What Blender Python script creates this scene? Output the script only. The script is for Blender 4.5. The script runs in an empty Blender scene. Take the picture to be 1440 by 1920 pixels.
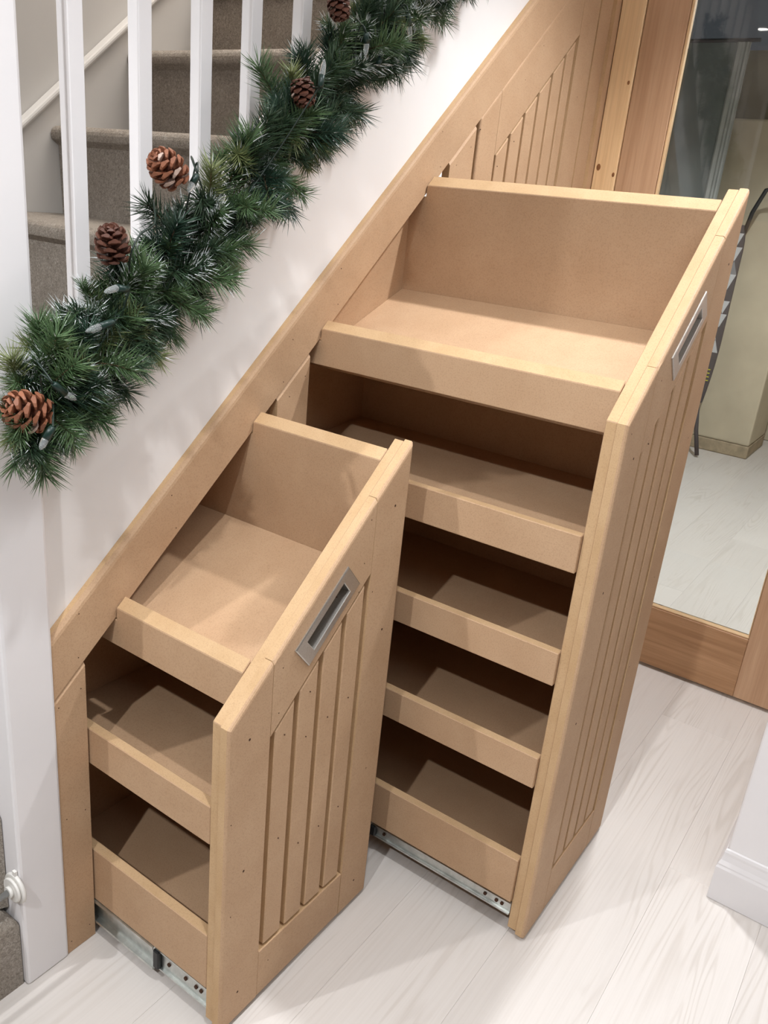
import bpy, bmesh, math, random
from mathutils import Vector, Matrix
from mathutils.geometry import tessellate_polygon
random.seed(11)
S = bpy.context.scene
COL = S.collection
SL = 0.8655                                   # slope of the stairs (rise over run)

# ------------------------------------------------------------------ camera
cam = bpy.data.cameras.new('camera')
cam.sensor_fit = 'HORIZONTAL'; cam.sensor_width = 36.0; cam.lens = 36.0 * 1543.6 / 1440.0
cam.clip_start = 0.02
camo = bpy.data.objects.new('camera', cam); COL.objects.link(camo)
camo.matrix_world = (Matrix.Translation((-.6959, -.9878, 1.3035)) @ Matrix.Rotation(math.radians(-56.9177), 4, 'Z')
                     @ Matrix.Rotation(math.radians(69.2986), 4, 'X') @ Matrix.Rotation(math.radians(5.797), 4, 'Z'))
S.camera = camo

# ------------------------------------------------------------------ world, exposure
w = bpy.data.worlds.new('world'); S.world = w; w.use_nodes = True
w.node_tree.nodes['Background'].inputs[0].default_value = (0.8, 0.85, 0.95, 1)
w.node_tree.nodes['Background'].inputs[1].default_value = 0.05
S.view_settings.view_transform = 'Standard'; S.view_settings.look = 'None'
S.view_settings.gamma = 1; S.view_settings.use_curve_mapping = False
S.view_settings.exposure = 0.34

# ------------------------------------------------------------------ lights
def spot(loc, power, color=(.95, .985, 1.02), size=.024, cone=150, blend=.5):
    l = bpy.data.lights.new('downlight_lamp', 'SPOT'); l.energy = power; l.color = color
    l.shadow_soft_size = size; l.spot_size = math.radians(cone); l.spot_blend = blend
    o = bpy.data.objects.new('downlight_lamp', l); o.location = loc; COL.objects.link(o); return o
def area(loc, rot, sx, sy, power, color=(.95, .985, 1.02)):
    l = bpy.data.lights.new('fill_lamp', 'AREA'); l.shape = 'RECTANGLE'; l.size = sx; l.size_y = sy
    l.energy = power; l.color = color
    o = bpy.data.objects.new('fill_lamp', l); o.location = loc; o.rotation_euler = [math.radians(a) for a in rot]
    COL.objects.link(o); return o
LIGHT_SPOTS = [(1.09, -.60), (-.18, -.66), (-1.45, .42), (-1.45, -.68)]
spot((1.09, -.60, 2.395), 84, cone=104, blend=.9)
spot((-.18, -.66, 2.395), 44, cone=108, blend=.9)
spot((-1.45, .42, 2.395), 66)
spot((-1.45, -.68, 2.395), 68)
spot((2.7, -.4, 2.395), 165, cone=150)
area((-.3, -1.6, 2.40), (0, 0, 0), 2.0, 1.2, 17)    # added soft fill at ceiling height, in place of further hall lights
area((1.5, .55, 4.1), (0, 0, 0), 1.6, .6, 62, (1, .96, .92))         # added fill over the stairwell to brighten the carpet, no fitting

# ------------------------------------------------------------------ materials
def srgb(r, g, b):
    f = lambda c: (c / 12.92 if c <= .04045 else ((c + .055) / 1.055) ** 2.4)
    return (f(r / 255), f(g / 255), f(b / 255), 1)
class Mat:
    def __init__(s, name, rough=.6, metallic=0, spec=.4):
        s.m = bpy.data.materials.new(name); s.m.use_nodes = True; s.t = s.m.node_tree
        s.b = s.t.nodes['Principled BSDF']; s.b.inputs['Roughness'].default_value = rough
        s.b.inputs['Metallic'].default_value = metallic; s.b.inputs['Specular IOR Level'].default_value = spec
    def n(s, kind, **kw):
        n = s.t.nodes.new(kind)
        for k, v in kw.items():
            if k.startswith('i_'): n.inputs[k[2:].replace('_', ' ')].default_value = v
            else: setattr(n, k, v)
        return n
    def l(s, a, b): s.t.links.new(a, b)
    def coords(s, scale=(1, 1, 1), rand=True, rot=(0, 0, 0)):
        tc = s.n('ShaderNodeTexCoord'); mp = s.n('ShaderNodeMapping')
        mp.inputs['Scale'].default_value = scale; mp.inputs['Rotation'].default_value = rot
        s.l(tc.outputs['Object'], mp.inputs['Vector'])
        if rand:
            oi = s.n('ShaderNodeObjectInfo'); mu = s.n('ShaderNodeMath', operation='MULTIPLY'); mu.inputs[1].default_value = 37.0
            s.l(oi.outputs['Random'], mu.inputs[0]); s.l(mu.outputs[0], mp.inputs['Location'])
        return mp.outputs[0]
    def noise(s, vec, scale, detail=3, rough=.55, dist=0):
        n = s.n('ShaderNodeTexNoise'); n.inputs['Scale'].default_value = scale; n.inputs['Detail'].default_value = detail
        n.inputs['Roughness'].default_value = rough; n.inputs['Distortion'].default_value = dist
        s.l(vec, n.inputs['Vector']); return n.outputs['Fac']
    def ramp(s, fac, stops):
        r = s.n('ShaderNodeValToRGB'); e = r.color_ramp.elements
        while len(e) < len(stops): e.new(.5)
        for el, (p, c) in zip(e, stops): el.position = p; el.color = c
        s.l(fac, r.inputs[0]); return r.outputs[0]
    def mix(s, a, b, fac, mode='MIX'):
        n = s.n('ShaderNodeMix', data_type='RGBA', blend_type=mode)
        for v, i in ((fac, 0), (a, 6), (b, 7)):
            if hasattr(v, 'links') or hasattr(v, 'is_linked'): s.l(v, n.inputs[i])
            else: n.inputs[i].default_value = v
        return n.outputs[2]
    def color(s, v):
        if hasattr(v, 'is_linked'): s.l(v, s.b.inputs['Base Color'])
        else: s.b.inputs['Base Color'].default_value = v
    def bump(s, h, strength=.2, dist=.001):
        b = s.n('ShaderNodeBump'); b.inputs['Strength'].default_value = strength; b.inputs['Distance'].default_value = dist
        s.l(h, b.inputs['Height']); s.l(b.outputs[0], s.b.inputs['Normal'])

def mk_mdf():
    m = Mat('mdf', .62, spec=.25); c = m.coords()
    fine = m.noise(c, 420, 2, .7); blot = m.noise(c, 9, 4, .6)
    base = m.ramp(blot, [(.3, srgb(182, 148, 116)), (.7, srgb(191, 158, 126))])
    spk = m.ramp(fine, [(.34, (.86, .84, .82, 1)), (.5, (1, 1, 1, 1))])
    st = m.noise(c, 5.5, 6, .7, .6)
    stain = m.ramp(st, [(.66, (1, 1, 1, 1)), (.8, (.92, .87, .81, 1))])
    x = m.mix(base, spk, 1.0, 'MULTIPLY'); x = m.mix(x, stain, 1.0, 'MULTIPLY'); m.color(x)
    m.bump(fine, .08, .0006); return m.m
def mk_mdf_edge():
    m = Mat('mdf_cut_edge', .7, spec=.2); c = m.coords((1, 1, 1))
    a = m.noise(c, 14, 3, .5, .3); f = m.noise(c, 500, 2, .7)
    base = m.ramp(a, [(.3, srgb(190, 156, 117)), (.65, srgb(199, 166, 128))])
    m.color(m.mix(base, m.ramp(f, [(.3, (.85, .83, .8, 1)), (.5, (1, 1, 1, 1))]), 1.0, 'MULTIPLY'))
    m.bump(f, .15, .0008); return m.m
def mk_paint(name, rgb, rough=.45, tex=.04):
    m = Mat(name, rough, spec=.4); c = m.coords()
    n = m.noise(c, 3.5, 4, .6)
    lo = tuple(v * .955 for v in rgb[:3]) + (1,)
    m.color(m.ramp(n, [(.3, lo), (.7, rgb)]))
    m.bump(m.noise(c, 130, 3, .6), tex, .001); return m.m
def mk_wood(name, a, b, dark, axis=2, rough=.5, scale=1.0, knots=0):
    m = Mat(name, rough, spec=.35)
    sc = [34 * scale] * 3; sc[axis] = 1.6 * scale
    c = m.coords(tuple(sc)); n1 = m.noise(c, 1, 5, .6, .7)
    sc2 = [210 * scale] * 3; sc2[axis] = 5
    n2 = m.noise(m.coords(tuple(sc2)), 1, 3, .6)
    x = m.ramp(n1, [(.3, a), (.55, b), (.78, dark)])
    x = m.mix(x, m.ramp(n2, [(.3, (.88, .86, .84, 1)), (.6, (1, 1, 1, 1))]), 1.0, 'MULTIPLY')
    if knots:
        sc3 = [9] * 3; sc3[axis] = 3.5
        v = m.n('ShaderNodeTexVoronoi'); m.l(m.coords(tuple(sc3)), v.inputs['Vector']); v.inputs['Scale'].default_value = 1
        k = m.ramp(v.outputs['Distance'], [(.05, (.45, .28, .16, 1)), (.085, (.8, .62, .45, 1)), (.14, (1, 1, 1, 1))])
        x = m.mix(x, k, 1.0, 'MULTIPLY')
    m.color(x); m.bump(n2, .08, .0006); return m.m
def mk_floor():
    m = Mat('whitewashed_plank', .42, spec=.35)
    c = m.coords((.55, 9, 1)); n1 = m.noise(c, 1.3, 2, .4, .5)
    wv = m.n('ShaderNodeMath', operation='SINE'); mu = m.n('ShaderNodeMath', operation='MULTIPLY'); mu.inputs[1].default_value = 110
    m.l(n1, mu.inputs[0]); m.l(mu.outputs[0], wv.inputs[0])
    msk = m.noise(m.coords((2, 7, 1)), 1.3, 3, .6)
    ring = m.ramp(wv.outputs[0], [(.0, (1, 1, 1, 1)), (.55, (.965, .957, .95, 1)), (.95, (.9, .885, .87, 1))])
    amt = m.ramp(msk, [(.42, (0, 0, 0, 1)), (.62, (1, 1, 1, 1))])
    fine = m.noise(m.coords((4, 260, 1)), 1, 3, .6)
    oi = m.n('ShaderNodeObjectInfo')
    tone = m.ramp(oi.outputs['Random'], [(0, srgb(210, 203, 197)), (1, srgb(216, 209, 203))])
    v = m.n('ShaderNodeTexVoronoi'); m.l(m.coords((1.1, 4.2, 1)), v.inputs['Vector']); v.inputs['Scale'].default_value = 1.0
    knot = m.ramp(v.outputs['Distance'], [(.02, (.84, .82, .79, 1)), (.05, (.93, .92, .9, 1)), (.075, (1, 1, 1, 1))])
    x = m.mix(tone, ring, amt, 'MULTIPLY')
    x = m.mix(x, m.ramp(fine, [(.3, (.955, .95, .945, 1)), (.6, (1, 1, 1, 1))]), 1.0, 'MULTIPLY')
    x = m.mix(x, knot, 1.0, 'MULTIPLY')
    m.color(x); m.bump(fine, .06, .0006); return m.m
def mk_carpet():
    m = Mat('carpet_pile', .95, spec=.1); c = m.coords(rand=False)
    v = m.noise(c, 190, 3, .8, 1.4); b = m.noise(c, 14, 3, .6); f = m.noise(c, 900, 2, .7)
    x = m.ramp(v, [(.32, srgb(168, 154, 139)), (.5, srgb(218, 204, 189)), (.68, srgb(250, 242, 232))])
    x = m.mix(x, m.ramp(b, [(.3, (.86, .85, .84, 1)), (.7, (1, 1, 1, 1))]), 1.0, 'MULTIPLY')
    m.color(x)
    ad = m.n('ShaderNodeMath', operation='ADD'); m.l(v, ad.inputs[0]); m.l(f, ad.inputs[1]); m.bump(ad.outputs[0], 1.0, .009)
    return m.m
def mk_simple(name, rgb, rough=.5, metallic=0, spec=.4, var=.12, sc=30):
    m = Mat(name, rough, metallic, spec); n = m.noise(m.coords(), sc, 3, .6)
    lo = tuple(v * (1 - var) for v in rgb[:3]) + (1,); m.color(m.ramp(n, [(.3, lo), (.7, rgb)])); return m.m
def mk_brushed():
    m = Mat('brushed_steel', .38, 1.0); n = m.noise(m.coords((30, 30, 30)), 20, 3, .6)
    m.color(m.ramp(n, [(.3, srgb(186, 180, 172)), (.7, srgb(204, 200, 194))])); return m.m
def mk_glass():
    m = Mat('door_glass', .02, spec=.5)
    t = m.t; out = t.nodes['Material Output']
    tr = m.n('ShaderNodeBsdfTransparent'); tr.inputs[0].default_value = (.9, .92, .91, 1)
    gl = m.n('ShaderNodeBsdfGlossy'); gl.inputs['Roughness'].default_value = .015
    fr = m.n('ShaderNodeFresnel'); fr.inputs[0].default_value = 1.5
    mx = m.n('ShaderNodeMixShader'); m.l(fr.outputs[0], mx.inputs[0]); m.l(tr.outputs[0], mx.inputs[1]); m.l(gl.outputs[0], mx.inputs[2])
    m.l(mx.outputs[0], out.inputs['Surface']); t.nodes.remove(m.b); return m.m
def mk_clear():
    m = Mat('clear_bulb_plastic', .08, spec=.6); m.b.inputs['Transmission Weight'].default_value = .85
    m.b.inputs['IOR'].default_value = 1.3; m.color((.93, .95, .95, 1)); return m.m
def mk_emit(name, col, s):
    m = Mat(name); m.color(col); m.b.inputs['Emission Color'].default_value = col; m.b.inputs['Emission Strength'].default_value = s; return m.m
def mk_needle(name, a, b, rough=.38):
    m = Mat(name, rough, spec=.45); oi = m.n('ShaderNodeObjectInfo')
    n = m.noise(m.coords(), 60, 2, .6)
    x = m.ramp(n, [(.3, a), (.7, b)])
    t = m.ramp(oi.outputs['Random'], [(0, (.72, .74, .72, 1)), (1, (1.0, 1.0, 1.0, 1))])
    m.color(m.mix(x, t, 1.0, 'MULTIPLY')); return m.m

MDF = mk_mdf(); EDGE = mk_mdf_edge()
WHITE = mk_paint('white_gloss_paint', srgb(232, 228, 228), .38, .03)
PLASTER = mk_paint('plaster_paint', srgb(234, 229, 226), .7, .08)
WALLP = mk_paint('wall_paint', srgb(226, 221, 215), .7, .08)
DARKW = mk_paint('low_bounce_dark_paint', srgb(80, 74, 70), .8, .08)  # unseen hall walls made dark to cut the bounced light
GREYW = mk_paint('stairwell_grey_paint', srgb(196, 193, 189), .75, .08)
CEILP = mk_paint('ceiling_paint', srgb(238, 236, 232), .8, .04)
DIMWHITE = mk_paint('dimmed_white_paint', srgb(206, 203, 199), .55, .05)  # same white as the woodwork, stairwell dimness put into the colour
SKIRT = mk_paint('skirting_gloss_paint', srgb(226, 222, 222), .35, .03)
FLOOR = mk_floor(); CARPET = mk_carpet()
OAK_V = mk_wood('oak_veneer_vertical', srgb(200, 164, 132), srgb(192, 155, 123), srgb(178, 140, 108), 2, .45)
OAK_H = mk_wood('oak_veneer_horizontal', srgb(188, 148, 112), srgb(174, 134, 98), srgb(150, 110, 76), 1, .45)
PINE = mk_wood('pine', srgb(240, 208, 164), srgb(234, 198, 152), srgb(214, 170, 122), 2, .55, .7, 1)
KNOT = mk_simple('knot_wood', srgb(150, 100, 62), .55, var=.4, sc=200)
BEAD = mk_simple('pale_bead_wood', srgb(226, 192, 148), .5)
ZINC = mk_simple('zinc_plated_steel', srgb(214, 216, 212), .42, 1.0, .5, .25, 60)
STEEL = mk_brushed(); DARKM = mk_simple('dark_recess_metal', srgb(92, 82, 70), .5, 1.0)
BLACKP = mk_simple('black_plastic', srgb(26, 27, 27), .4)
HOLE = mk_simple('hole_shadow', srgb(70, 42, 24), .9)
NEEDLE = [mk_needle('needle_dark_green', srgb(42, 62, 46), srgb(70, 92, 66)),
          mk_needle('needle_mid_green', srgb(66, 92, 58), srgb(98, 122, 82)),
          mk_needle('needle_olive', srgb(112, 122, 76), srgb(146, 152, 104)),
          mk_needle('needle_blue_green', srgb(38, 62, 50), srgb(68, 94, 76))]
FROST = mk_simple('frosted_white_tip', srgb(226, 230, 230), .5)
TWIG = mk_simple('brown_twig', srgb(92, 66, 46), .8)
CONE_L = mk_simple('pine_cone_brown', srgb(146, 92, 66), .55, var=.35, sc=50)
CONE_D = mk_simple('pine_cone_dark', srgb(98, 60, 46), .45, var=.4, sc=50)
GREENP = mk_simple('dark_green_plastic', srgb(28, 48, 42), .35)
CABLE = mk_simple('dark_green_cable', srgb(30, 44, 36), .4)
CLEAR = mk_clear(); GLASS = mk_glass()
EMIT = mk_emit('downlight_lens', (1, .95, .88, 1), 25)
CREAM = mk_simple('cream_masonry_paint', srgb(188, 176, 152), .8, var=.14, sc=5)
CONCR = mk_simple('stained_masonry', srgb(168, 152, 126), .9, var=.45, sc=18)
CHARC = mk_simple('charcoal_sheeting', srgb(112, 118, 116), .45, var=.3, sc=4)
GREYP = mk_simple('grey_sheeting_edge', srgb(150, 152, 148), .5, var=.15, sc=6)
DKFAB = mk_simple('dark_grey_fabric', srgb(70, 66, 68), .8)
LTFAB = mk_simple('light_grey_fabric', srgb(176, 176, 176), .8)
MDFAB = mk_simple('mid_grey_fabric', srgb(118, 118, 120), .8)
YELL = mk_simple('yellow_stripe_fabric', srgb(196, 190, 60), .8)
WHPLAS = mk_simple('white_plastic', srgb(230, 226, 220), .35)
CHROME = mk_simple('chrome', srgb(210, 212, 214), .12, 1.0)

# ------------------------------------------------------------------ mesh helpers
def prism(bm, pts, a0, a1, axis='y', holes=(), shear=None):
    """polygon in the plane across `axis`, extruded a0..a1; caps get material 0, rims material 1"""
    def P(p, a):
        if axis == 'y': return (p[0], a, p[1])
        if axis == 'x': return (a, p[0], p[1])
        return (p[0], p[1], a)
    loops = [list(pts)] + [list(h) for h in holes]
    v0 = [[bm.verts.new(P(p, a0)) for p in lp] for lp in loops]
    v1 = [[bm.verts.new(P(p, a1)) for p in lp] for lp in loops]
    fs = []
    if holes:
        tri = tessellate_polygon([[Vector((p[0], p[1], 0)) for p in lp] for lp in loops])
        f0 = [v for l in v0 for v in l]; f1 = [v for l in v1 for v in l]
        for t in tri:
            fs.append(bm.faces.new([f0[i] for i in t])); fs.append(bm.faces.new([f1[i] for i in reversed(t)]))
    else:
        fs.append(bm.faces.new(v0[0])); fs.append(bm.faces.new(list(reversed(v1[0]))))
    for l0, l1 in zip(v0, v1):
        n = len(l0)
        for i in range(n):
            f = bm.faces.new((l0[i], l0[(i + 1) % n], l1[(i + 1) % n], l1[i])); f.material_index = 1; fs.append(f)
    return fs
def box(bm, x0, x1, y0, y1, z0, z1): return prism(bm, [(x0, z0), (x1, z0), (x1, z1), (x0, z1)], y0, y1)
def bevel(bm, off, segs=1, pred=None):
    bmesh.ops.recalc_face_normals(bm, faces=bm.faces[:]); bm.normal_update()
    es = [e for e in bm.edges if len(e.link_faces) == 2 and e.calc_face_angle(0) > .5 and (pred is None or pred(e))]
    if es: bmesh.ops.bevel(bm, geom=es, offset=off, segments=segs, profile=.5, affect='EDGES', clamp_overlap=True)
def tube(bm, pts, r, n=8, caps=True):
    rings = []
    pts = [Vector(p) for p in pts]
    for i, p in enumerate(pts):
        d = (pts[min(i + 1, len(pts) - 1)] - pts[max(i - 1, 0)]).normalized()
        a = d.orthogonal().normalized() if i == 0 else (rings_u - d * rings_u.dot(d)).normalized()
        rings_u = a; b = d.cross(a)
        rr = r[i] if isinstance(r, (list, tuple)) else r
        rings.append([bm.verts.new(p + (a * math.cos(t) + b * math.sin(t)) * rr) for t in [2 * math.pi * k / n for k in range(n)]])
    for A, B in zip(rings, rings[1:]):
        for k in range(n):
            f = bm.faces.new((A[k], A[(k + 1) % n], B[(k + 1) % n], B[k])); f.smooth = True
    if caps: bm.faces.new(list(reversed(rings[0]))); bm.faces.new(rings[-1])
def new(): return bmesh.new()
def obj(name, bm, mats, parent=None, root=None, smooth=False, recalc=True):
    """links bm (given in world coordinates) as one object; parents live at unrotated places"""
    if recalc: bmesh.ops.recalc_face_normals(bm, faces=bm.faces[:])
    off = Vector((0, 0, 0)); p = parent
    while p is not None: off += p.location; p = p.parent
    if off.length: bmesh.ops.translate(bm, verts=bm.verts[:], vec=-off)
    me = bpy.data.meshes.new(name); bm.to_mesh(me); bm.free()
    for m in (mats if isinstance(mats, (list, tuple)) else [mats, mats]): me.materials.append(m)
    if smooth:
        for f in me.polygons: f.use_smooth = True
    o = bpy.data.objects.new(name, me); COL.objects.link(o); o.parent = parent; return o
def place(o, loc):                             # moves the origin of a mesh object to loc, its shape stays
    o.data.transform(Matrix.Translation(-Vector(loc))); o.location = loc; return o
def tag(o, label, cat, group=None):
    o['label'] = label; o['category'] = cat
    if group: o['group'] = group
    return o
def thing(name, label, cat, loc, group=None):
    o = bpy.data.objects.new(name, None); COL.objects.link(o); o.location = loc; o.empty_display_size = .05
    return tag(o, label, cat, group)
def struct(name, bm, mats, parent=None, **k):
    o = obj(name, bm, mats, parent, **k); o['kind'] = 'structure'; return o
def board(name, pts, y0, y1, parent, bev=.0012, mats=(MDF, EDGE), axis='y', holes=(), pred=None, rnd=0, segs=1):
    bm = new(); prism(bm, pts, y0, y1, axis, holes)
    if rnd: bmesh.ops.recalc_face_normals(bm, faces=bm.faces[:]); bevel(bm, rnd, 3, pred)
    if bev and not holes: bevel(bm, bev, segs, None if not rnd else (lambda e: e.calc_face_angle(0) > 1.2))
    return obj(name, bm, list(mats), parent)

# ------------------------------------------------------------------ the setting
def slope(z0, x, x0=0): return z0 + SL * (x - x0)
CZ = 2.42
fl = None
bm = new(); box(bm, -2.45, 5.45, -2.45, 1.62, -.04, -.0045); fl = struct('floor', bm, [FLOOR, FLOOR])
k = 0
y = -1.99
rows = []
while y < 1.4:
    rows.append(y); y += .2
for ri, y0 in enumerate(rows):                 # whitewashed floor planks laid along the stair wall
    off = [.0, .52, 1.05, .265, .77, .31, .9][ri % 7] - 2.0
    xs = [-2.4]
    x = off
    while x < 5.4:
        if x > -2.4 + .1: xs.append(x)
        x += 1.29
    xs.append(5.4)
    for xa, xb in zip(xs, xs[1:]):
        if y0 > -.02 and xa < 1.7: continue    # under the staircase and the cupboards
        if y0 < -1.5 and xb < -1: continue
        bm = new(); prism(bm, [(xa + .0001, y0 + .0001), (xb - .0001, y0 + .0001), (xb - .0001, y0 + .1999), (xa + .0001, y0 + .1999)], -.0045, 0, 'z')
        bevel(bm, .0004)
        o = obj('plank', bm, [FLOOR, FLOOR], fl); place(o, ((xa + xb) / 2, y0 + .1, 0))
bm = new(); prism(bm, [(-2.45, -2.45), (5.45, -2.45), (5.45, .11), (.3, .11), (.3, 1.05), (-2.45, 1.05)], CZ, CZ + .1, 'z')
struct('ceiling', bm, [CEILP, CEILP])
bm = new(); box(bm, .25, 3.45, .05, 1.05, 4.2, 4.3); struct('ceiling', bm, [CEILP, CEILP])
bm = new(); box(bm, -2.55, -2.45, -2.5, 1.1, 0, CZ + .05); struct('wall_left', bm, [DARKW, DARKW])
bm = new(); box(bm, -2.5, .88, -2.55, -2.45, 0, CZ + .05); struct('wall_front', bm, [DARKW, DARKW])
bm = new(); box(bm, -2.5, 3.5, 1.0, 1.1, 0, 4.3); struct('wall_back', bm, [GREYW, GREYW])
# upper stairwell
bm = new(); box(bm, .25, .3, .11, 1.0, CZ + .1, 4.25); box(bm, 3.4, 3.5, .11, 1.0, CZ, 4.25); box(bm, .25, 3.5, .0, .11, CZ + .1, 4.25)
struct('wall_stairwell', bm, [WALLP, WALLP])
# solid block of wall on the right, in front of the door, with the corner seen at bottom right
bm = new(); box(bm, .8702, 1.76, -2.5, -.8905, 0, CZ + .05); bevel(bm, .004, 2); struct('wall_right', bm, [WHITE, WHITE])
# wall around the glazed door
bm = new()
box(bm, 1.72, 1.80, -.0117 + .001, .1, 0, CZ + .05); box(bm, 1.72, 1.80, -.93, -.0117, 2.06, CZ + .05)
struct('wall_door', bm, [PLASTER, PLASTER])

def skirting_profile():                         # (distance from wall, height)
    return [(0, 0), (.0116, 0), (.0116, .082), (.0095, .0875), (.0095, .091), (.0062, .100), (.0042, .113), (.0042, .119), (.0026, .125), (0, .1275)]
bm = new()
pr = skirting_profile()
pth = [((.8702, -2.45), (-1, 0)), ((.8702, -.8905), (-1, 1)), ((1.70, -.8905), (0, 1))]
rings = [[bm.verts.new((px + nx * d, py + ny * d, z)) for d, z in pr] for (px, py), (nx, ny) in pth]
for A, B in zip(rings, rings[1:]):
    for i in range(len(pr) - 1): bm.faces.new((A[i], B[i], B[i + 1], A[i + 1]))
for v in bm.verts: v.co.z += .0012
struct('baseboard_right', bm, [SKIRT, SKIRT])
bm = new()
rings = [[bm.verts.new((x, 1.0 - d, z)) for d, z in pr] for x in (-2.45, -.97)]
for i in range(len(pr) - 1): bm.faces.new((rings[0][i], rings[1][i], rings[1][i + 1], rings[0][i + 1]))
struct('baseboard_back', bm, [SKIRT, SKIRT])

# plastered wall of the staircase above the timber surround
bm = new()
xt = (CZ - .98) / SL
prism(bm, [(-.058, slope(.6155, -.058)), (-.058, .98 - .05), (xt, CZ), (1.718, CZ), (1.718, slope(.6155, 1.718))], .0182, .11)
struct('wall_stair', bm, [PLASTER, PLASTER])
bm = new(); box(bm, -.058, 1.718, .60, .62, .0, .02); bm.free()

# the room seen through the glass door
bm = new(); box(bm, 5.42, 5.52, -1.65, 1.65, 0, 2.4); struct('wall_utility_back', bm, [CREAM, CREAM])
bm = new(); box(bm, 1.76, 5.45, -1.72, -1.62, 0, 2.4); struct('wall_utility_right', bm, [WALLP, WALLP])
bm = new(); box(bm, 3.5, 5.45, 1.55, 1.65, 0, 2.4); box(bm, 3.45, 3.55, 1.05, 1.6, 0, 2.4); struct('wall_utility_left', bm, [WALLP, WALLP])

# ------------------------------------------------------------------ glazed oak door in the right-hand end wall
XD = 1.7107
dr = bpy.data.objects.new('door_1', None); COL.objects.link(dr); dr.location = (XD, -.46, 0); dr['kind'] = 'structure'
def dbox(name, y0, y1, z0, z1, mat, x0=XD, x1=XD + .04, par=None, bev=.0015):
    bm = new(); box(bm, x0, x1, y0, y1, z0, z1)
    if bev: bevel(bm, bev)
    return obj(name, bm, [mat, mat], par or dr)
dbox('stile', -.195, -.0805, .012, 1.98, OAK_V); dbox('stile', -.866, -.7305, .012, 1.98, OAK_V)
dbox('bottom_rail', -.7300, -.1955, .012, .2055, OAK_H); dbox('top_rail', -.7300, -.1955, 1.87, 1.98, OAK_H)
dbox('glazing_bead', -.7295, -.196, .206, .2125, BEAD, XD + .003, XD + .02)
dbox('glazing_bead', -.2035, -.196, .2128, 1.869, BEAD, XD + .003, XD + .02)
dbox('glazing_bead', -.7295, -.7265, .2128, 1.869, BEAD, XD + .003, XD + .02)
dbox('glass_pane', -.7264, -.2036, .2128, 1.869, GLASS, XD + .018, XD + .022, bev=0)
bm = new(); box(bm, XD - .006, XD + .075, -.0785, -.0125, 0, 2.05); bevel(bm, .002)
lin = struct('door_lining_left', bm, [PINE, PINE])
for ky, kz, kr in ((-.0255, 1.445, .0060), (-.0690, 1.659, .0035), (-.0720, 1.428, .0040)):
    bm = new(); bmesh.ops.create_cone(bm, cap_ends=True, segments=16, radius1=kr, radius2=kr * .9, depth=.0008,
        matrix=Matrix.Translation((XD - .0062, ky, kz)) @ Matrix.Scale(1.5, 4, (0, 0, 1)) @ Matrix.Rotation(math.pi / 2, 4, 'Y'))
    obj('knot', bm, [KNOT, KNOT], lin)
bm = new(); box(bm, XD - .004, XD + .075, -.8895, -.8675, 0, 2.05); bevel(bm, .002); struct('door_lining_right', bm, [PINE, PINE])
bm = new(); box(bm, XD, XD + .075, -.867, -.079, 1.985, 2.05); bevel(bm, .002); struct('door_lining_head', bm, [PINE, PINE])

# ------------------------------------------------------------------ timber surround of the under-stairs storage
def slope(z0, x, x0=0): return z0 + SL * (x - x0)
FT, FB = .6865, .5805                          # top and bottom of the sloping rail at x = 0
sur = thing('cupboard_surround', 'bare MDF surround with a sloping top rail and upright stiles under the stairs', 'cupboard surround', (-.03, .009, 0))
XE = 1.7025
bm = new(); prism(bm, [(-.0578, slope(FB, -.0578)), (XE, slope(FB, XE)), (XE, slope(FT, XE)), (-.0578, slope(FT, -.0578))], 0, .018)
bmesh.ops.recalc_face_normals(bm, faces=bm.faces[:])
bevel(bm, .0085, 3, lambda e: all(v.co.y < .001 for v in e.verts) and sum(v.co.z - slope(FT, v.co.x) for v in e.verts) > -.002)
obj('sloping_rail', bm, [MDF, EDGE], sur)
bm = new(); prism(bm, [(-.0570, slope(FB, -.0570)), (1.70, slope(FB, 1.70)), (1.70, slope(.6150, 1.70)), (-.0570, slope(.6150, -.0570))], .0183, .109); obj('ledger_board', bm, [MDF, MDF], sur)
def stile(x0, x1, par=sur, y0=0, y1=.018, g=.001, ftop=lambda x: slope(FB, x) - .0005, name='stile', ch=.0075):
    bm = new(); prism(bm, [(x0, g), (x1, g), (x1, ftop(x1)), (x0, ftop(x0))], y0, y1)
    bmesh.ops.recalc_face_normals(bm, faces=bm.faces[:])
    bevel(bm, ch, 1, lambda e: all(v.co.y < y0 + .001 for v in e.verts) and all(v.co.z > ftop(v.co.x) - .002 for v in e.verts))
    return obj(name, bm, [MDF, EDGE], par)
stile(-.0578, -.001); stile(.4265, .5124); stile(.9402, 1.036); stile(1.602, 1.674)
bm = new(); box(bm, 1.6745, 1.7195, -.0105, .0178, 0, slope(FB, 1.6745)); obj('corner_fillet', bm, [MDF, EDGE], sur)

def holes_part(par, pts, y, big=()):
    bm = new()
    for i, (x, z) in enumerate(pts):
        r = .0022 if i in big else .0011
        c = bmesh.ops.create_cone(bm, cap_ends=True, segments=8, radius1=r, radius2=r, depth=.0016,
                                  matrix=Matrix.Translation((x, y + .0006, z)) @ Matrix.Rotation(math.pi / 2, 4, 'X'))
    o = obj('nail_holes', bm, [HOLE, HOLE], par); o['kind'] = 'stuff'; return o
holes_part(sur, [(-.008, .664), (-.012, .588), (-.004 - .006, .53), (-.051, .514), (.588, 1.174), (.586, 1.108), (.46, 1.05), (.44, .974), (.896, 1.445),
                 (.903, 1.378), (-.047, .293), (-.011, .29), (-.05, .024), (-.012, .032), (.186, .754), (.176, .815), (1.02, 1.428), (.967, 1.387),
                 (.501, .978), (.459, .944)], 0)

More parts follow.
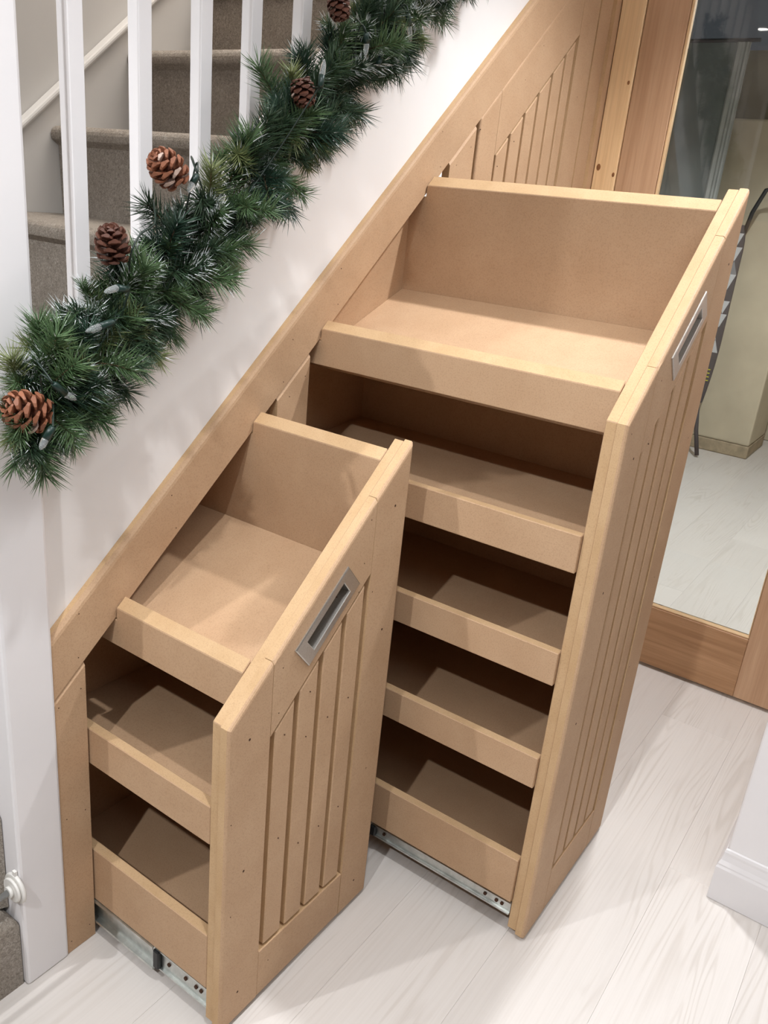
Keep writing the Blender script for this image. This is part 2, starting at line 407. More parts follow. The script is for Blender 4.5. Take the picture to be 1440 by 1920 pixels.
# ------------------------------------------------------------------ drawer fronts (also the fixed door at the far right)
def handle(par, cx, cz, y):
    """flush pull set along the slope, in a part with its own recess"""
    u = Vector((1, 0, SL)).normalized(); v = Vector((-u.z, 0, u.x)); O = Vector((cx, y, cz))
    def W(a, b, d): return O + u * a + v * b + Vector((0, d, 0))
    bm = new()
    H, K = .0765, .0265; h, k = .0535, .0130
    ring = lambda H, K, d: [bm.verts.new(W(a, b, d)) for a, b in ((-H, -K), (H, -K), (H, K), (-H, K))]
    L = [ring(H, K, 0), ring(H, K, -.002), ring(H - .0015, K - .0015, -.003), ring(h + .001, k + .001, -.003), ring(h, k, -.002), ring(h - .002, k - .001, .0125)]
    for A, B in zip(L, L[1:]):
        for i in range(4): bm.faces.new((A[i], A[(i + 1) % 4], B[(i + 1) % 4], B[i]))
    o = obj('flush_handle', bm, [STEEL, STEEL], par, recalc=True)
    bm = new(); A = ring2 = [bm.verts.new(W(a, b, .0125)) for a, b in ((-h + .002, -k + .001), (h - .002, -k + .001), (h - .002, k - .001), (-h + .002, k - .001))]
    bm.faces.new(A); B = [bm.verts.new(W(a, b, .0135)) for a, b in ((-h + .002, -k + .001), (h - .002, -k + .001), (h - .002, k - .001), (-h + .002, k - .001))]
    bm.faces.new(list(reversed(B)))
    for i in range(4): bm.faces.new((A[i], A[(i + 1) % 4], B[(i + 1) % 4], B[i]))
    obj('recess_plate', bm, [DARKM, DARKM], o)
    return o
def front(par, x1, x2, a, zt, groove, rh, hz=None, g=.012, zb=.113, brd=.0118):
    """framed and boarded front: outer face at y=-a, top edge z = zt at x1 rising with the stairs"""
    top = lambda x: zt + SL * (x - x1)
    y0, y1 = -a, -a + .018
    s1, s2 = groove[0] - brd / 2, groove[-1] + brd / 2
    bk = board('front_backing', [(x1 + .003, g + .004), (x2 - .002, g + .004), (x2 - .002, top(x2 - .002) - .0005), (x1 + .003, top(x1 + .003) - .003)], y1 + .0003, y1 + .0187, par, .001)
    R = .0055
    def up(xa, xb, left):
        bm = new(); prism(bm, [(xa, g), (xb, g), (xb, top(xb)), (xa, top(xa))], y0, y1)
        bmesh.ops.recalc_face_normals(bm, faces=bm.faces[:])
        bevel(bm, R, 3, lambda e: all(v.co.y < y0 + .001 for v in e.verts) and (all(v.co.z > top(v.co.x) - .001 for v in e.verts)
              or (left and all(abs(v.co.x - xa) < .001 for v in e.verts)) or (not left and all(abs(v.co.x - xb) < .001 for v in e.verts))))
        return obj('stile', bm, [MDF, EDGE], bk)
    up(x1, s1 - .0011, True); up(s2 + .0011, x2, False)
    hol = []
    if hz:
        u = Vector((1, SL)).normalized(); v = Vector((-u.y, u.x)); O = Vector((hz[0], hz[1]))
        hol = [[tuple(O + u * p + v * q) for p, q in ((-.0545, -.014), (.0545, -.014), (.0545, .014), (-.0545, .014))]]
    bm = new(); prism(bm, [(s1, top(s1) - rh), (s2, top(s2) - rh), (s2, top(s2)), (s1, top(s1))], y0, y1, 'y', hol)
    bmesh.ops.recalc_face_normals(bm, faces=bm.faces[:])
    bevel(bm, R, 3, lambda e: all(v.co.y < y0 + .001 for v in e.verts) and all(v.co.z > top(v.co.x) - .001 for v in e.verts))
    obj('sloping_rail', bm, [MDF, EDGE], bk)
    board('bottom_rail', [(s1, g), (s2, g), (s2, zb), (s1, zb)], y0, y1, bk, .0012)
    for i in range(len(groove) - 1):
        xa, xb = groove[i] + brd / 2, groove[i + 1] - brd / 2
        f = lambda x: top(x) - rh - .0085
        bm = new(); prism(bm, [(xa, zb + .007), (xb, zb + .007), (xb, f(xb)), (xa, f(xa))], y0 + .001, y1)
        bmesh.ops.recalc_face_normals(bm, faces=bm.faces[:])
        bevel(bm, .0016, 1, lambda e: all(v.co.y < y0 + .002 for v in e.verts))
        obj('board', bm, [MDF, EDGE], bk)
    if hz: handle(par, hz[0], hz[1], y0)
    return bk

def lip(par, x0, z0, z1, ya, yb, t=.018, sl=0, yf=-.002):
    """low side board of a tray; where it passes under the sloping rail its top is cut down"""
    lim = slope(FB, x0) - .004
    bm = new()
    zt = z1 + (sl * t)
    if zt > lim and yb > 0:
        prism(bm, [(ya, z0), (yb, z0), (yb, lim), (yf, lim), (yf, z1), (ya, z1)], x0, x0 + t, 'x')
    else: prism(bm, [(ya, z0), (yb, z0), (yb, z1), (ya, z1)], x0, x0 + t, 'x')
    for f in bm.faces: f.material_index = 0
    if sl:
        for v in bm.verts:
            if abs(v.co.z - z1) < 1e-5 and v.co.x > x0 + t - 1e-5: v.co.z += sl * t
    bmesh.ops.recalc_face_normals(bm, faces=bm.faces[:])
    for f in bm.faces:
        f.normal_update()
        if f.normal.z > .5: f.material_index = 1
    bevel(bm, .0012, 1)
    return obj('tray_side', bm, [MDF, EDGE], par)
def slab(par, name, pts_xz, ya, yb):
    return board(name, pts_xz, ya, yb, par, .0008, mats=(MDF, MDF))

def drawer_body(par, x1, xl, xr0, xr1, a, zt, lips, toplip, floors, topfloor, ytop, yend, ylip, xe):
    yb = -a + .0372
    top = lambda x: zt + SL * (x - x1)
    lim = slope(FB, xr0) - .004
    # tall side panel, its top edge planed to the slope of the stairs
    bm = new(); prism(bm, [(yb, .083), (max(yend, ytop + .018), .083), (max(yend, ytop + .018), toplip[1] - .016), (ytop + .0179, toplip[1] - .016), (ytop + .0179, lim), (-.002, lim), (-.002, top(xr0)), (yb, top(xr0))], xr0, xr1, 'x')
    for v in bm.verts:
        if abs(v.co.z - top(xr0)) < 1e-5 and v.co.x > xr1 - 1e-5: v.co.z = top(xr1)
    for f in bm.faces: f.material_index = 0
    bmesh.ops.recalc_face_normals(bm, faces=bm.faces[:])
    for f in bm.faces:
        f.normal_update()
        if f.normal.z > .5: f.material_index = 1
    bevel(bm, .0012, 1, lambda e: all(v.co.y < -.001 for v in e.verts))
    obj('side_panel', bm, [MDF, EDGE], par)
    for z0, z1 in lips: lip(par, xl, z0, z1, yb, ylip)
    xt, z0, z1 = toplip
    lip(par, xt, z0, z1, yb, ytop - .0002, sl=SL)
    for (xa, za, xb, zb_) in floors:
        slab(par, 'shelf', [(xa, za - .012), (xb, zb_ - .012), (xb, zb_), (xa, za)], yb + .0002, yend - .0002)
    xa, za, xb, zb_ = topfloor
    slab(par, 'top_shelf', [(xa, za - .012), (xb, zb_ - .012), (xb, zb_), (xa, za)], yb + .0002, ytop - .0002)
    ft = lambda x: slope(FB, x) - .012
    if yend <= ytop: board('end_panel', [(xe, .083), (xr0 + .001, .083), (xr0 + .001, z0 - .001), (xe, z0 - .001)], ytop, ytop + .018, par, .001)
    board('end_panel', [(xt, z0), (xr0 + .001, z0), (xr0 + .001, ft(xr0)), (xt, ft(xt))], ytop, ytop + .018, par, .001)
    zc = lips[-1][1]
    if yend > ytop: board('end_panel', [(xe, .083), (xr1, .083), (xr1, toplip[1] - .016), (xe, toplip[1] - .016)], yend, yend + .018, par, .001)
    return yb

def slide(par, x, y_in, y_mid, y_out, z0, z1):
    """telescopic runner: outer member by the wall, inner member screwed to the drawer"""
    def chan(y0, y1, za, zb, d, t=.0016, hook=.005):
        bm = new()
        prof = [(0, za), (-d, za), (-d, za + hook), (-d + t, za + hook), (-d + t, za + t), (-t, za + t), (-t, zb - t), (-d + t, zb - t), (-d + t, zb - hook), (-d, zb - hook), (-d, zb), (0, zb)]
        prism(bm, [(x + px, pz) for px, pz in prof], y0, y1); return bm
    sl = obj('drawer_runner', chan(y_out, y_mid, z0 + .004, z1 - .004, .007, hook=.003), [ZINC, ZINC], par)
    o = obj('outer_member', chan(y_mid + .0005, y_in, z0, z1, .0125), [ZINC, ZINC], sl)
    bm = new(); box(bm, x - .0115, x - .003, y_mid - .012, y_mid + .002, z0 + .006, z1 - .006); bevel(bm, .002, 1)
    obj('end_stop', bm, [BLACKP, BLACKP], sl)
    bm = new()
    for yy in (y_out + .018, y_out + .030, y_out + .055, y_mid - .03):
        bmesh.ops.create_cone(bm, cap_ends=True, segments=10, radius1=.0035, radius2=.0035, depth=.003,
                              matrix=Matrix.Translation((x - .0025, yy, (z0 + z1) / 2)) @ Matrix.Rotation(math.pi / 2, 4, 'Y'))
    obj('runner_screws', bm, [HOLE, HOLE], sl)

# small drawer
DG = 'pull-out drawers under the stairs'
d1 = thing('pull_out_drawer', 'smaller left pull-out drawer unit with three open trays, bare MDF', 'drawer', (.2, -.15, 0), DG)
gs = [.092, .145, .1985, .2515, .305]
bk = front(d1, 0, .4, .3185, .598, gs, .128, (.2047, .7024))
body = drawer_body(d1, 0, .003, .3616, .381, .3185, .598, [(.079, .193), (.376, .446)], (.0597, .580, .6497),
                   [(.0205, .10, .3612, .10), (.0205, .392, .3612, .392)], (.0775, .590, .3612, .716), .155, .155, .1548, .003)
slide(d1, .013, .10, -.155, -.281, .026, .0775)
bm = new(); box(bm, .0135, .03, -.281, .1, .034, .0785); obj('plinth_board', bm, [MDF, EDGE], d1)
holes_part(d1, [(.363, .843), (.362, .616), (.358, .328), (.040, .322), (.038, .068), (.041, .564), (.009, .431), (.015, .249), (.106, .654), (.102, .578), (.282, .715),
                (.224, .727), (.175, .58), (.119, .53), (.172, .498), (.226, .507), (.28, .518), (.119, .331), (.172, .284), (.226, .283), (.28, .29), (.356, .063), (.111, .073),
                (.299, .835), (.29, .763), (.321, .702)], -.3185, big=(0, 1, 3, 4, 5, 21))
# large drawer
d2 = thing('pull_out_drawer', 'taller right pull-out drawer unit with five open trays, bare MDF', 'drawer', (.69, -.3, 0), DG)
gl = [.590, .6435, .6975, .751, .8045]
x3 = .495; zT = 1.0316 + SL * (x3 - .5012)
front(d2, x3, .903, .6265, zT, gl, .137, (.7155, 1.143))
drawer_body(d2, x3, .489, .8560, .8788, .6265, zT, [(.083, .183), (.349, .413), (.5625, .6255), (.773, .8385)], (.538, .996, 1.0643),
            [(.514, .10, .8556, .10), (.514, .361, .8556, .361), (.514, .576, .8556, .576), (.514, .787, .8556, .82)], (.556, 1.0, .8556, 1.1255), .036, .115, -.003, .514)
slide(d2, .500, -.002, -.262, -.589, .044, .0800)
bm = new(); box(bm, .5005, .517, -.589, -.002, .05, .0825); obj('plinth_board', bm, [MDF, EDGE], d2)
holes_part(d2, [(.552, .964), (.541, .734), (.543, .477), (.870, 1.255), (.870, .942), (.860, .657), (.850, .324), (.835, .127), (.536, .068), (.825, .467), (.516, 1.01), (.613, 1.08), (.618, .976)],
           -.6265, big=(0, 1, 2, 3))
# fixed third front, closed
d3 = thing('understairs_cupboard', 'closed boarded MDF cupboard front beneath the high end of the stairs', 'cupboard', (1.3, .0, 0))
gf = [1.1375, 1.1975, 1.258, 1.318, 1.3775, 1.437, 1.4885]
front(d3, 1.052, 1.598, .0, slope(FB, 1.052) - .001, gf, .1375, None)
holes_part(d3, [(1.053, 1.467), (1.304, 1.676), (1.234, 1.593), (1.153, 1.40), (1.22, 1.46), (1.54, 1.6)], 0)

# ------------------------------------------------------------------ staircase behind the wall
st = thing('staircase', 'carpeted staircase rising to the right behind the white balusters', 'staircase', (-.1, .55, 0))
R_, G_ = .205, .235
def nose(k): return (.645 - G_ * (7 - k), 1.397 - R_ * (7 - k))
for k in range(4, 15):
    x, z = nose(k); x2, _ = nose(k + 1); zl = z - R_
    pts = [(x + .026, zl), (x + .021, z - .045)]
    for t in range(7):
        a = math.pi * (1.15 - t / 6 * .65); pts.append((x + .022 + .022 * math.cos(a), z - .022 + .022 * math.sin(a)))
    pts += [(x2 + .03, z), (x2 + .03, z - .03), (x + .06, z - .03), (x + .06, zl)]
    bm = new(); prism(bm, pts, .1115, .972)
    o = obj('carpeted_step', bm, [CARPET, CARPET], st)
    if k == 4: pass
Wn = Vector((-.10, .093))
steps = [([(-.95, .008), (-.139, .008), (-.139, .0835), (-.095, .0835), (-.02, .12), (-.02, .972), (-.95, .972)], .15, 0),
         ([(-.139, .036), (-.139, .0835), (-.03, .0835), (-.03, .972), (-.95, .972), (-.95, .46)], .352, .152),
         ([(-.169, .096), (-.0600, .096), (-.0600, .113), (-.035, .113), (-.035, .972), (-.66, .972)], .573, .354)]
for pl, z, zb in steps:
    bm = new(); prism(bm, pl, zb, z, 'z'); bevel(bm, .02, 3, lambda e: all(v.co.z > z - .001 for v in e.verts))
    obj('carpeted_step', bm, [CARPET, CARPET], st, smooth=False)
# white string board on the far wall with a bead along its top
bm = new()
def sb(x): return 1.386 + SL * (x - .578)
prism(bm, [(-.35, .0), (-.35, sb(-.35)), (3.0, sb(3.0)), (3.0, 1.0)], .974, .9995); obj('string_board', bm, [DIMWHITE, DIMWHITE], st)
bm = new(); prism(bm, [(-.35, sb(-.35) - .003), (-.35, sb(-.35) + .018), (3.0, sb(3.0) + .018), (3.0, sb(3.0) - .003)], .964, .9995)
bevel(bm, .006, 2); obj('string_moulding', bm, [DIMWHITE, DIMWHITE], st)
bm = new(); prism(bm, [(-.165, .353), (-.0585, .353), (-.0585, .93), (-.165, .86)], .0845, .0925); obj('inner_string', bm, [SKIRT, SKIRT], st)
bm = new(); prism(bm, [(.10, slope(.548, .1)), (3.3, slope(.548, 3.3)), (3.3, slope(.560, 3.3)), (.10, slope(.560, .1))], .19, .97); obj('soffit', bm, [MDF, MDF], st)

# ------------------------------------------------------------------ balustrade
ba = thing('balustrade', 'white painted stair balustrade with square balusters and tall newel post', 'banister', (-.098, .038, 0))
bm = new(); box(bm, -.1375, -.0582, -.0035, .0765, 0, 2.05); bevel(bm, .005, 2); obj('newel_post', bm, [WHITE, WHITE], ba)
bm = new(); box(bm, -.148, -.048, -.014, .087, 2.05, 2.075); bevel(bm, .006, 2); obj('post_cap', bm, [WHITE, WHITE], ba)
bx = []
def cap(x): return .98 + SL * x
bm = new(); prism(bm, [(-.0575, cap(-.0575)), (1.6, cap(1.6)), (1.6, cap(1.6) + .034), (-.0575, cap(-.0575) + .034)], .016, .1095); bevel(bm, .006, 2); obj('base_rail', bm, [WHITE, WHITE], ba)
bm = new(); prism(bm, [(-.0575, cap(-.0575) + .93), (1.0, cap(1.0) + .93), (1.0, cap(1.0) + .98), (-.0575, cap(-.0575) + .98)], .030, .090); bevel(bm, .012, 3); obj('handrail', bm, [WHITE, WHITE], ba)
BY = .040
for xl in (.0385, .1500, .2640, .3690, .4870, .605, .722, .84, .955):
    bm = new(); prism(bm, [(xl, cap(xl) + .0345), (xl + .0235, cap(xl + .0235) + .0345), (xl + .0235, min(cap(xl + .0235) + .9295, CZ)), (xl, min(cap(xl) + .9295, CZ))], BY, BY + .0235)
    bevel(bm, .0012, 1); obj('baluster', bm, [WHITE, WHITE], ba)

# stair gate fitting on the newel post
gt = thing('stair_gate_bolt', 'chrome rod with a white round pressure cup pushed against the newel post', 'stair gate', (-.16, .012, .21))
GY, GZ = .006, .214
bm = new(); tube(bm, [(-.1376, GY, GZ), (-.1390, GY, GZ), (-.1425, GY, GZ), (-.1440, GY, GZ)], [.025, .0270, .0270, .0255], 28); obj('cup', bm, [WHPLAS, WHPLAS], gt)
bm = new(); tube(bm, [(-.1441, GY, GZ), (-.1455, GY, GZ), (-.1485, GY, GZ), (-.1492, GY, GZ)], [.0195, .0215, .0215, .0195], 24); obj('locking_ring', bm, [WHPLAS, WHPLAS], gt)
bm = new(); tube(bm, [(-.1493, GY, GZ), (-.1550, GY, GZ)], .0095, 14); obj('hub', bm, [WHPLAS, WHPLAS], gt)
bm = new(); tube(bm, [(-.1551, GY, GZ), (-.60, GY, GZ)], .0055, 14); obj('threaded_rod', bm, [CHROME, CHROME], gt)
bm = new(); box(bm, -.143, -.1385, GY - .004, GY + .003, GZ + .026, GZ + .035); obj('tab', bm, [WHPLAS, WHPLAS], gt)

# ------------------------------------------------------------------ garland of artificial fir
ga = thing('christmas_garland', 'green artificial fir garland with frosted tips draped up the stair rail', 'garland', (.4, -.03, 1.4))
PATH = [(-.105, -.045, 1.022), (-.078, -.045, 1.048), (-.0268, -.040, 1.078), (.0606, -.032, 1.1414), (.1558, -.028, 1.2133), (.2483, -.028, 1.2885), (.3371, -.028, 1.3661),
        (.4313, -.028, 1.4542), (.5411, -.028, 1.5438), (.640, -.028, 1.63), (.76, -.028, 1.72), (.90, -.028, 1.82), (1.05, -.028, 1.93)]
PATH = [Vector(p) + Vector((.006, 0, -.012)) for p in PATH]
def at(s):
    s = max(0, min(.9999, s)) * (len(PATH) - 1); i = int(s); f = s - i
    return PATH[i].lerp(PATH[i + 1], f), (PATH[i + 1] - PATH[i]).normalized()
bm = new(); tube(bm, PATH, .004, 6); obj('core_wire', bm, [TWIG, TWIG], ga)
def sprig_mesh(seed, length, frost, nn=165, nl=.033, mat=0, wide=1.0):
    rnd = random.Random(seed); bm = new()
    pts = []; bend = rnd.uniform(-.25, .25); bend2 = rnd.uniform(-.2, .2)
    for i in range(5):
        t = i / 4; pts.append(Vector((length * t, bend * length * t * t, bend2 * length * t * t)))
    tube(bm, pts, [.0016, .0015, .0013, .0011, .0008], 4)
    for f in bm.faces: f.material_index = 1
    for i in range(nn):
        t = .10 + .90 * (i / nn) ** .85
        p = Vector((length * t, bend * length * t * t, bend2 * length * t * t))
        az = i * 2.39996 + rnd.uniform(-.3, .3)
        fwd = .38 + .70 * t * t + rnd.uniform(-.15, .25)
        d = Vector((fwd, math.cos(az) * wide, math.sin(az))).normalized()
        L = nl * rnd.uniform(.75, 1.15) * (1.0 - .25 * max(0, .3 - t))
        side = d.cross(Vector((rnd.uniform(-1, 1), rnd.uniform(-1, 1), rnd.uniform(-1, 1)))).normalized(); up = d.cross(side)
        wdt = .00062; droop = Vector((rnd.uniform(-.1, .2), rnd.uniform(-.2, .2), rnd.uniform(-.2, .2))) * .22
        m = p + d * L * .55; e = p + (d + droop).normalized() * L
        A = [bm.verts.new(p + side * wdt * math.cos(a) + up * wdt * math.sin(a)) for a in (0, 2.094, 4.189)]
        B = [bm.verts.new(m + side * wdt * .95 * math.cos(a) + up * wdt * .95 * math.sin(a)) for a in (0, 2.094, 4.189)]
        T = bm.verts.new(e)
        fr = rnd.random() < frost
        for q in range(3):
            f = bm.faces.new((A[q], A[(q + 1) % 3], B[(q + 1) % 3], B[q])); f.material_index = 0
            f = bm.faces.new((B[q], B[(q + 1) % 3], T)); f.material_index = 2 if fr else 0
    me = bpy.data.meshes.new('sprig'); bm.to_mesh(me); bm.free()
    for m in (NEEDLE[mat], TWIG, FROST): me.materials.append(m)
    return me
SPR = []
for i in range(7): SPR.append(sprig_mesh(i, .070, .02, mat=0))
for i in range(5): SPR.append(sprig_mesh(20 + i, .074, .04, mat=1))
for i in range(3): SPR.append(sprig_mesh(40 + i, .066, .12, nn=170, nl=.027, mat=2))
for i in range(4): SPR.append(sprig_mesh(60 + i, .070, .05, mat=3))
for i in range(3): SPR.append(sprig_mesh(80 + i, .066, .50, nn=170, nl=.027, mat=0))
for i in range(2): SPR.append(sprig_mesh(90 + i, .060, .62, nn=180, nl=.022, mat=1))
rg = random.Random(5)
def add_sprig(p, d, sc=1.0, me=None):
    o = bpy.data.objects.new('sprig', me or rg.choice(SPR)); COL.objects.link(o); o.parent = ga
    q = d.to_track_quat('X', 'Z'); o.rotation_mode = 'QUATERNION'; o.rotation_quaternion = q @ Matrix.Rotation(rg.uniform(0, 6.28), 3, 'X').to_quaternion()
    o.location = p - ga.location; o.scale = (sc, sc, sc); return o
N = 360
for i in range(N):
    s = (i + rg.random()) / N
    p, t = at(s)
    a = i * 2.39996 + rg.uniform(-.5, .5)
    n1 = Vector((0, -1, 0)); n1 = (n1 - t * n1.dot(t)).normalized(); n2 = t.cross(n1).normalized()
    r = n1 * math.cos(a) + n2 * math.sin(a)
    if r.y > .35: r.y = -r.y * .6
    if r.y < 0: r.y *= .72
    fw = rg.choice((-1, 1, 1)) * rg.uniform(.2, .9)
    d = (r + t * fw).normalized()
    sc = rg.uniform(.68, 1.28)
    if d.y > 0: d.y *= .3
    add_sprig(p + r * .004, d.normalized(), sc)
for i in range(12):                            # the loose end that hangs over the newel post
    a = math.radians(150 + i * 17 + rg.uniform(-6, 6)); d = Vector((math.cos(a), -.35 - .5 * rg.random(), math.sin(a))).normalized()
    add_sprig(PATH[0] + Vector((0, -.005, .005)), d, rg.uniform(.75, 1.05))

def scale_mesh():
    bm = new()
    # a woody scale: narrow at the root, wide rounded thick tip that curls up
    prof = [(0, .0035, .0), (.35, .0050, .0004), (.7, .0085, .0016), (.9, .0080, .0034), (1.0, .0045, .0046)]
    top, bot = [], []
    for t, wd, up in prof:
        x = t * .02; th = .0008 + .0022 * t * t
        top.append([bm.verts.new((x, -wd, up)), bm.verts.new((x, 0, up + .0018 * t + .0004)), bm.verts.new((x, wd, up))])
        bot.append([bm.verts.new((x, -wd * .9, up - th)), bm.verts.new((x, 0, up - th - .0004)), bm.verts.new((x, wd * .9, up - th))])
    for i in range(4):
        for j in range(2):
            bm.faces.new((top[i][j], top[i + 1][j], top[i + 1][j + 1], top[i][j + 1])); bm.faces.new((bot[i][j + 1], bot[i + 1][j + 1], bot[i + 1][j], bot[i][j]))
        bm.faces.new((top[i][0], bot[i][0], bot[i + 1][0], top[i + 1][0])); bm.faces.new((top[i + 1][2], bot[i + 1][2], bot[i][2], top[i][2]))
    bm.faces.new((top[4][0], bot[4][0], bot[4][1], top[4][1])); bm.faces.new((top[4][1], bot[4][1], bot[4][2], top[4][2]))
    bmesh.ops.recalc_face_normals(bm, faces=bm.faces[:])
    me = bpy.data.meshes.new('cone_scale'); bm.to_mesh(me); bm.free(); return me
SCM = {}
for nm, mt in (('l', CONE_L), ('d', CONE_D)):
    me = scale_mesh(); me.materials.append(mt); SCM[nm] = me
me = scale_mesh(); me.materials.append(mk_simple('frosted_cone_scale', srgb(186, 160, 146), .5, var=.3)); SCM['f'] = me
def pine_cone(loc, axis, size, kind, frost=.1):
    loc = Vector(loc); ax = Vector(axis).normalized(); q = ax.to_track_quat('Z', 'X')
    bm = new(); tube(bm, [loc - ax * size * .42, loc + ax * size * .05, loc + ax * size * .34], [size * .10, size * .16, size * .05], 8)
    core = obj('pine_cone', bm, [CONE_D, CONE_D], ga); place(core, loc - ga.location) if False else None
    n = 46
    for i in range(n):
        t = i / (n - 1); a = i * 2.39996
        zz = -size * .38 + size * .74 * t
        rad = size * (.10 + .05 * math.sin(math.pi * t))
        sc = size / .068 * (.62 + .64 * math.sin(math.pi * min(1, t * .9 + .12)) ** .8) * (1 - .35 * max(0, t - .75) / .25)
        lift = -.25 + 1.30 * t
        d = Vector((math.cos(a) * math.cos(lift * .9), math.sin(a) * math.cos(lift * .9), math.sin(lift * .9)))
        z = Vector((0, 0, 1)); yv = z.cross(d)
        yv = yv.normalized() if yv.length > 1e-3 else Vector((0, 1, 0)); zv = d.cross(yv)
        M = Matrix((d, yv, zv)).transposed()
        o = bpy.data.objects.new('cone_scale', SCM['f' if rg.random() < frost else kind]); COL.objects.link(o); o.parent = core
        o.location = loc + q @ Vector((math.cos(a) * rad * .4, math.sin(a) * rad * .4, zz)) - ga.location
        o.rotation_mode = 'QUATERNION'; o.rotation_quaternion = q @ M.to_quaternion(); o.scale = (sc, sc, sc)
    return core
pine_cone((-.130, -.088, 1.022), (-.85, .15, .30), .064, 'l', .03)
pine_cone((.003, -.085, 1.218), (-.25, -.25, .95), .054, 'd', .08)
pine_cone((.092, -.085, 1.314), (-.75, .1, .55), .058, 'l', .10)
pine_cone((.353, -.085, 1.441), (.2, -.2, -.9), .046, 'd', .05)
pine_cone((.430, -.08, 1.570), (.2, -.2, -.9), .044, 'd', .05)

# string of fairy lights woven through the garland
fy = thing('fairy_lights', 'dark green cable with clear unlit bulbs wound through the fir garland', 'fairy lights', (.2, -.09, 1.3))
BULBS = [[(-.106, -.108, 1.058), (-.090, -.108, 1.043), (-.074, -.108, 1.033)], [(-.120, -.125, 1.010), (-.131, -.125, .996), (-.139, -.125, .984)],
         [(-.008, -.10, 1.125), (-.030, -.10, 1.120), (-.052, -.10, 1.115)], [(.014, -.10, 1.164), (-.003, -.10, 1.167), (-.023, -.10, 1.162)],
         [(.130, -.10, 1.311), (.122, -.10, 1.299), (.114, -.10, 1.287)], [(.352, -.118, 1.448), (.354, -.118, 1.465), (.358, -.118, 1.486)],
         [(.575, -.108, 1.590), (.582, -.108, 1.573), (.591, -.108, 1.552)], [(.536, -.085, 1.508), (.541, -.085, 1.520), (.543, -.085, 1.536)],
         [(.470, -.105, 1.542), (.474, -.105, 1.528), (.473, -.105, 1.509)]]
for b in BULBS:
    A, B, C = [Vector(p) for p in b]
    bm = new(); tube(bm, [A, A.lerp(B, .15), B], [.0028, .0046, .0050], 10); h = obj('bulb_holder', bm, [GREENP, GREENP], fy, smooth=False)
    bm = new(); d = C - B; tube(bm, [B, B + d * .1, B + d * .6, B + d * .85, C], [.0042, .0046, .0040, .0026, .0006], 10); obj('bulb', bm, [CLEAR, CLEAR], h, smooth=True)
pts = []
order = [1, 0, 2, 3, None, 4, 5, 7, 8, 6]
for idx in order:
    if idx is None: pts += [Vector((.019, -.10, 1.207)), Vector((.034, -.10, 1.232)), Vector((.058, -.10, 1.247)), Vector((.09, -.06, 1.27))]; continue
    A = Vector(BULBS[idx][0]); B = Vector(BULBS[idx][1])
    if pts:
        P = pts[-1]
        for f in (.3, .7):
            q = min((p for i in range(200) for p in [at(i / 199)[0]]), key=lambda p: abs(p.x - (P.x + (A.x - P.x) * f)))
            pts.append(q + Vector((0, -.035, .01)))
    pts += [A + (A - B) * .6 + Vector((0, .01, 0)), A, A + (A - B) * .8 + Vector((.012, .03, .01))]
fine = []
for i in range(len(pts) - 1):
    p0, p1, p2, p3 = pts[max(i - 1, 0)], pts[i], pts[i + 1], pts[min(i + 2, len(pts) - 1)]
    for t in [k / 6 for k in range(6)]:
        fine.append(.5 * ((2 * p1) + (p2 - p0) * t + (2 * p0 - 5 * p1 + 4 * p2 - p3) * t * t + (3 * p1 - p0 - 3 * p2 + p3) * t ** 3))
bm = new(); tube(bm, fine, .0013, 5); obj('cable', bm, [CABLE, CABLE], fy)

# ------------------------------------------------------------------ things in the room beyond the glass
pl = thing('masonry_pier', 'cream painted pier with a chipped stained base seen through the glass door', 'pier', (4.95, .1, 0))
bm = new(); box(bm, 4.725, 5.2, -.105, .62, .081, 1.93); bevel(bm, .012, 2); obj('painted_pier', bm, [CREAM, CREAM], pl)
bm = new(); box(bm, 4.722, 5.21, -.108, .62, 0, .080); bevel(bm, .006, 1); obj('bare_base', bm, [CONCR, CONCR], pl)
cu = thing('hanging_sheet', 'tall charcoal sheet hanging behind the glass of the oak door', 'curtain', (4.45, .6, 0))
bm = new(); 
def wavy(bm, x, ya, yb, z0, z1, amp, n, th):
    A = []; 
    for i in range(n + 1):
        t = i / n; yy = ya + (yb - ya) * t; xx = x + amp * math.sin(t * 21) * (1 - .3 * math.sin(t * 5)); A.append((xx, yy))
    pol = A + [(xx + th, yy) for xx, yy in reversed(A)]
    prism(bm, pol, z0, z1, 'z')
wavy(bm, 4.45, .42, 1.45, .03, 2.265, .004, 40, .006); obj('sheet', bm, [CHARC, CHARC], cu)
bm = new(); wavy(bm, 4.44, .345, .418, .03, 2.265, .004, 8, .01); obj('pale_edge_strip', bm, [GREYP, GREYP], cu)
bm = new(); tube(bm, [(4.45, .30, 2.275), (4.45, 1.5, 2.275)], .01, 8); obj('rail', bm, [DKFAB, DKFAB], cu)
ib = thing('ironing_board', 'folded ironing board with grey triangle patterned cover against the cream pier', 'ironing board', (4.5, .25, 0))
bm = new()
yr = lambda z: .155 + .00 * z + (.10 * max(0, (.75 - z)) ** 2 * 1.6) + (.12 * max(0, z - 1.22) ** 2 * 8)
zz = [.33 + i * (1.36 - .33) / 24 for i in range(25)]
prism(bm, [(yr(z), z) for z in zz] + [(.36 + .15 - (yr(z) - .155), z) for z in reversed(zz)], 4.50, 4.525, 'x'); bevel(bm, .004, 1)
obj('board', bm, [DKFAB, DKFAB], ib)
bm = new(); rr = random.Random(3); mats = [LTFAB, MDFAB, DKFAB]
row = 0; z = .64
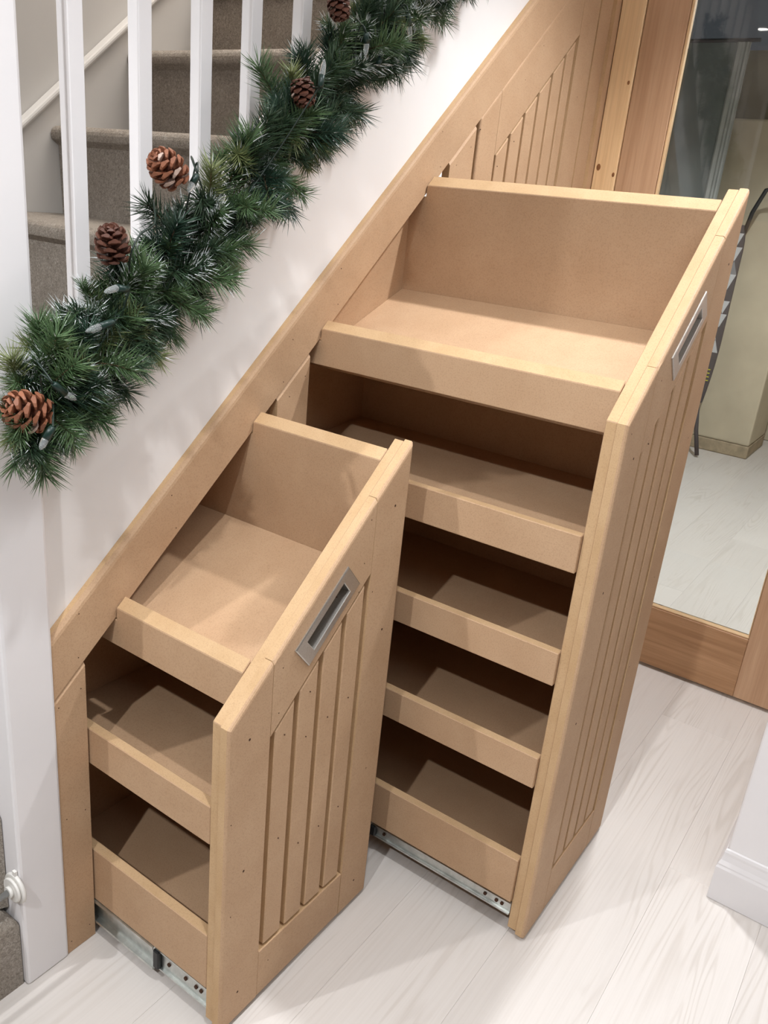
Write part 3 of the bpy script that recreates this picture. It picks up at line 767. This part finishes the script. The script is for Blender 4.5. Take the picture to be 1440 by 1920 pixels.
while z < 1.28:
    h = .075
    for c in range(6):
        y0 = max(yr(z), yr(z + h)) + .002 + c * .055
        up = rr.random() < .5
        T = [(y0, z), (y0 + .055, z), (y0 + .0275, z + h)] if up else [(y0, z + h), (y0 + .055, z + h), (y0 + .0275, z)]
        f = bm.faces.new([bm.verts.new((4.4992, a, b)) for a, b in T]); f.material_index = rr.choice((0, 0, 1, 2))
        if True:
            T2 = [(y0 + .0275, z + h), (y0 + .055, z), (y0 + .0825, z + h)] if up else [(y0 + .0275, z), (y0 + .055, z + h), (y0 + .0825, z)]
            f = bm.faces.new([bm.verts.new((4.4990, a, b)) for a, b in T2]); f.material_index = rr.choice((0, 1, 2, 2))
    z += h; row += 1
o = obj('triangle_print', bm, mats, ib, recalc=False)
bm = new()
for k in range(4): box(bm, 4.4985, 4.4995, yr(.50) + .01, .50, .468 + k * .022, .474 + k * .022)
obj('yellow_stripes', bm, [YELL, YELL], ib)
bm = new(); tube(bm, [(4.49, .135, 0.012), (4.50, .175, .16), (4.512, .22, .40)], .013, 10); obj('leg', bm, [DKFAB, DKFAB], ib)
bm = new(); tube(bm, [(4.49, .36, 0.012), (4.50, .34, .16), (4.512, .31, .40)], .013, 10); obj('leg', bm, [DKFAB, DKFAB], ib)
bm = new(); tube(bm, [(4.527, .19, 1.22), (4.50, .15, 1.43), (4.495, .105, 1.55), (4.5, .06, 1.56)], .012, 10); obj('foot_bar', bm, [BLACKP, BLACKP], ib)

# ------------------------------------------------------------------ ceiling downlights
for i, (x, y) in enumerate(LIGHT_SPOTS + [(2.7, -.4)]):
    lab = ['recessed round downlight over the drawers by the oak door', 'recessed round downlight above the newel post', 'recessed round downlight beyond the newel post', 'recessed round downlight at the left of the hall', 'recessed round downlight in the room beyond the glass'][i]
    t = thing('downlight', lab, 'ceiling light', (x, y, CZ), 'ceiling downlights')
    bm = new(); tube(bm, [(x, y, CZ - .0005), (x, y, CZ - .004)], [.046, .044], 24); obj('trim_ring', bm, [WHITE, WHITE], t)
    bm = new(); tube(bm, [(x, y, CZ - .0045), (x, y, CZ - .0055)], [.028, .028], 20); obj('lens', bm, [EMIT, EMIT], t)
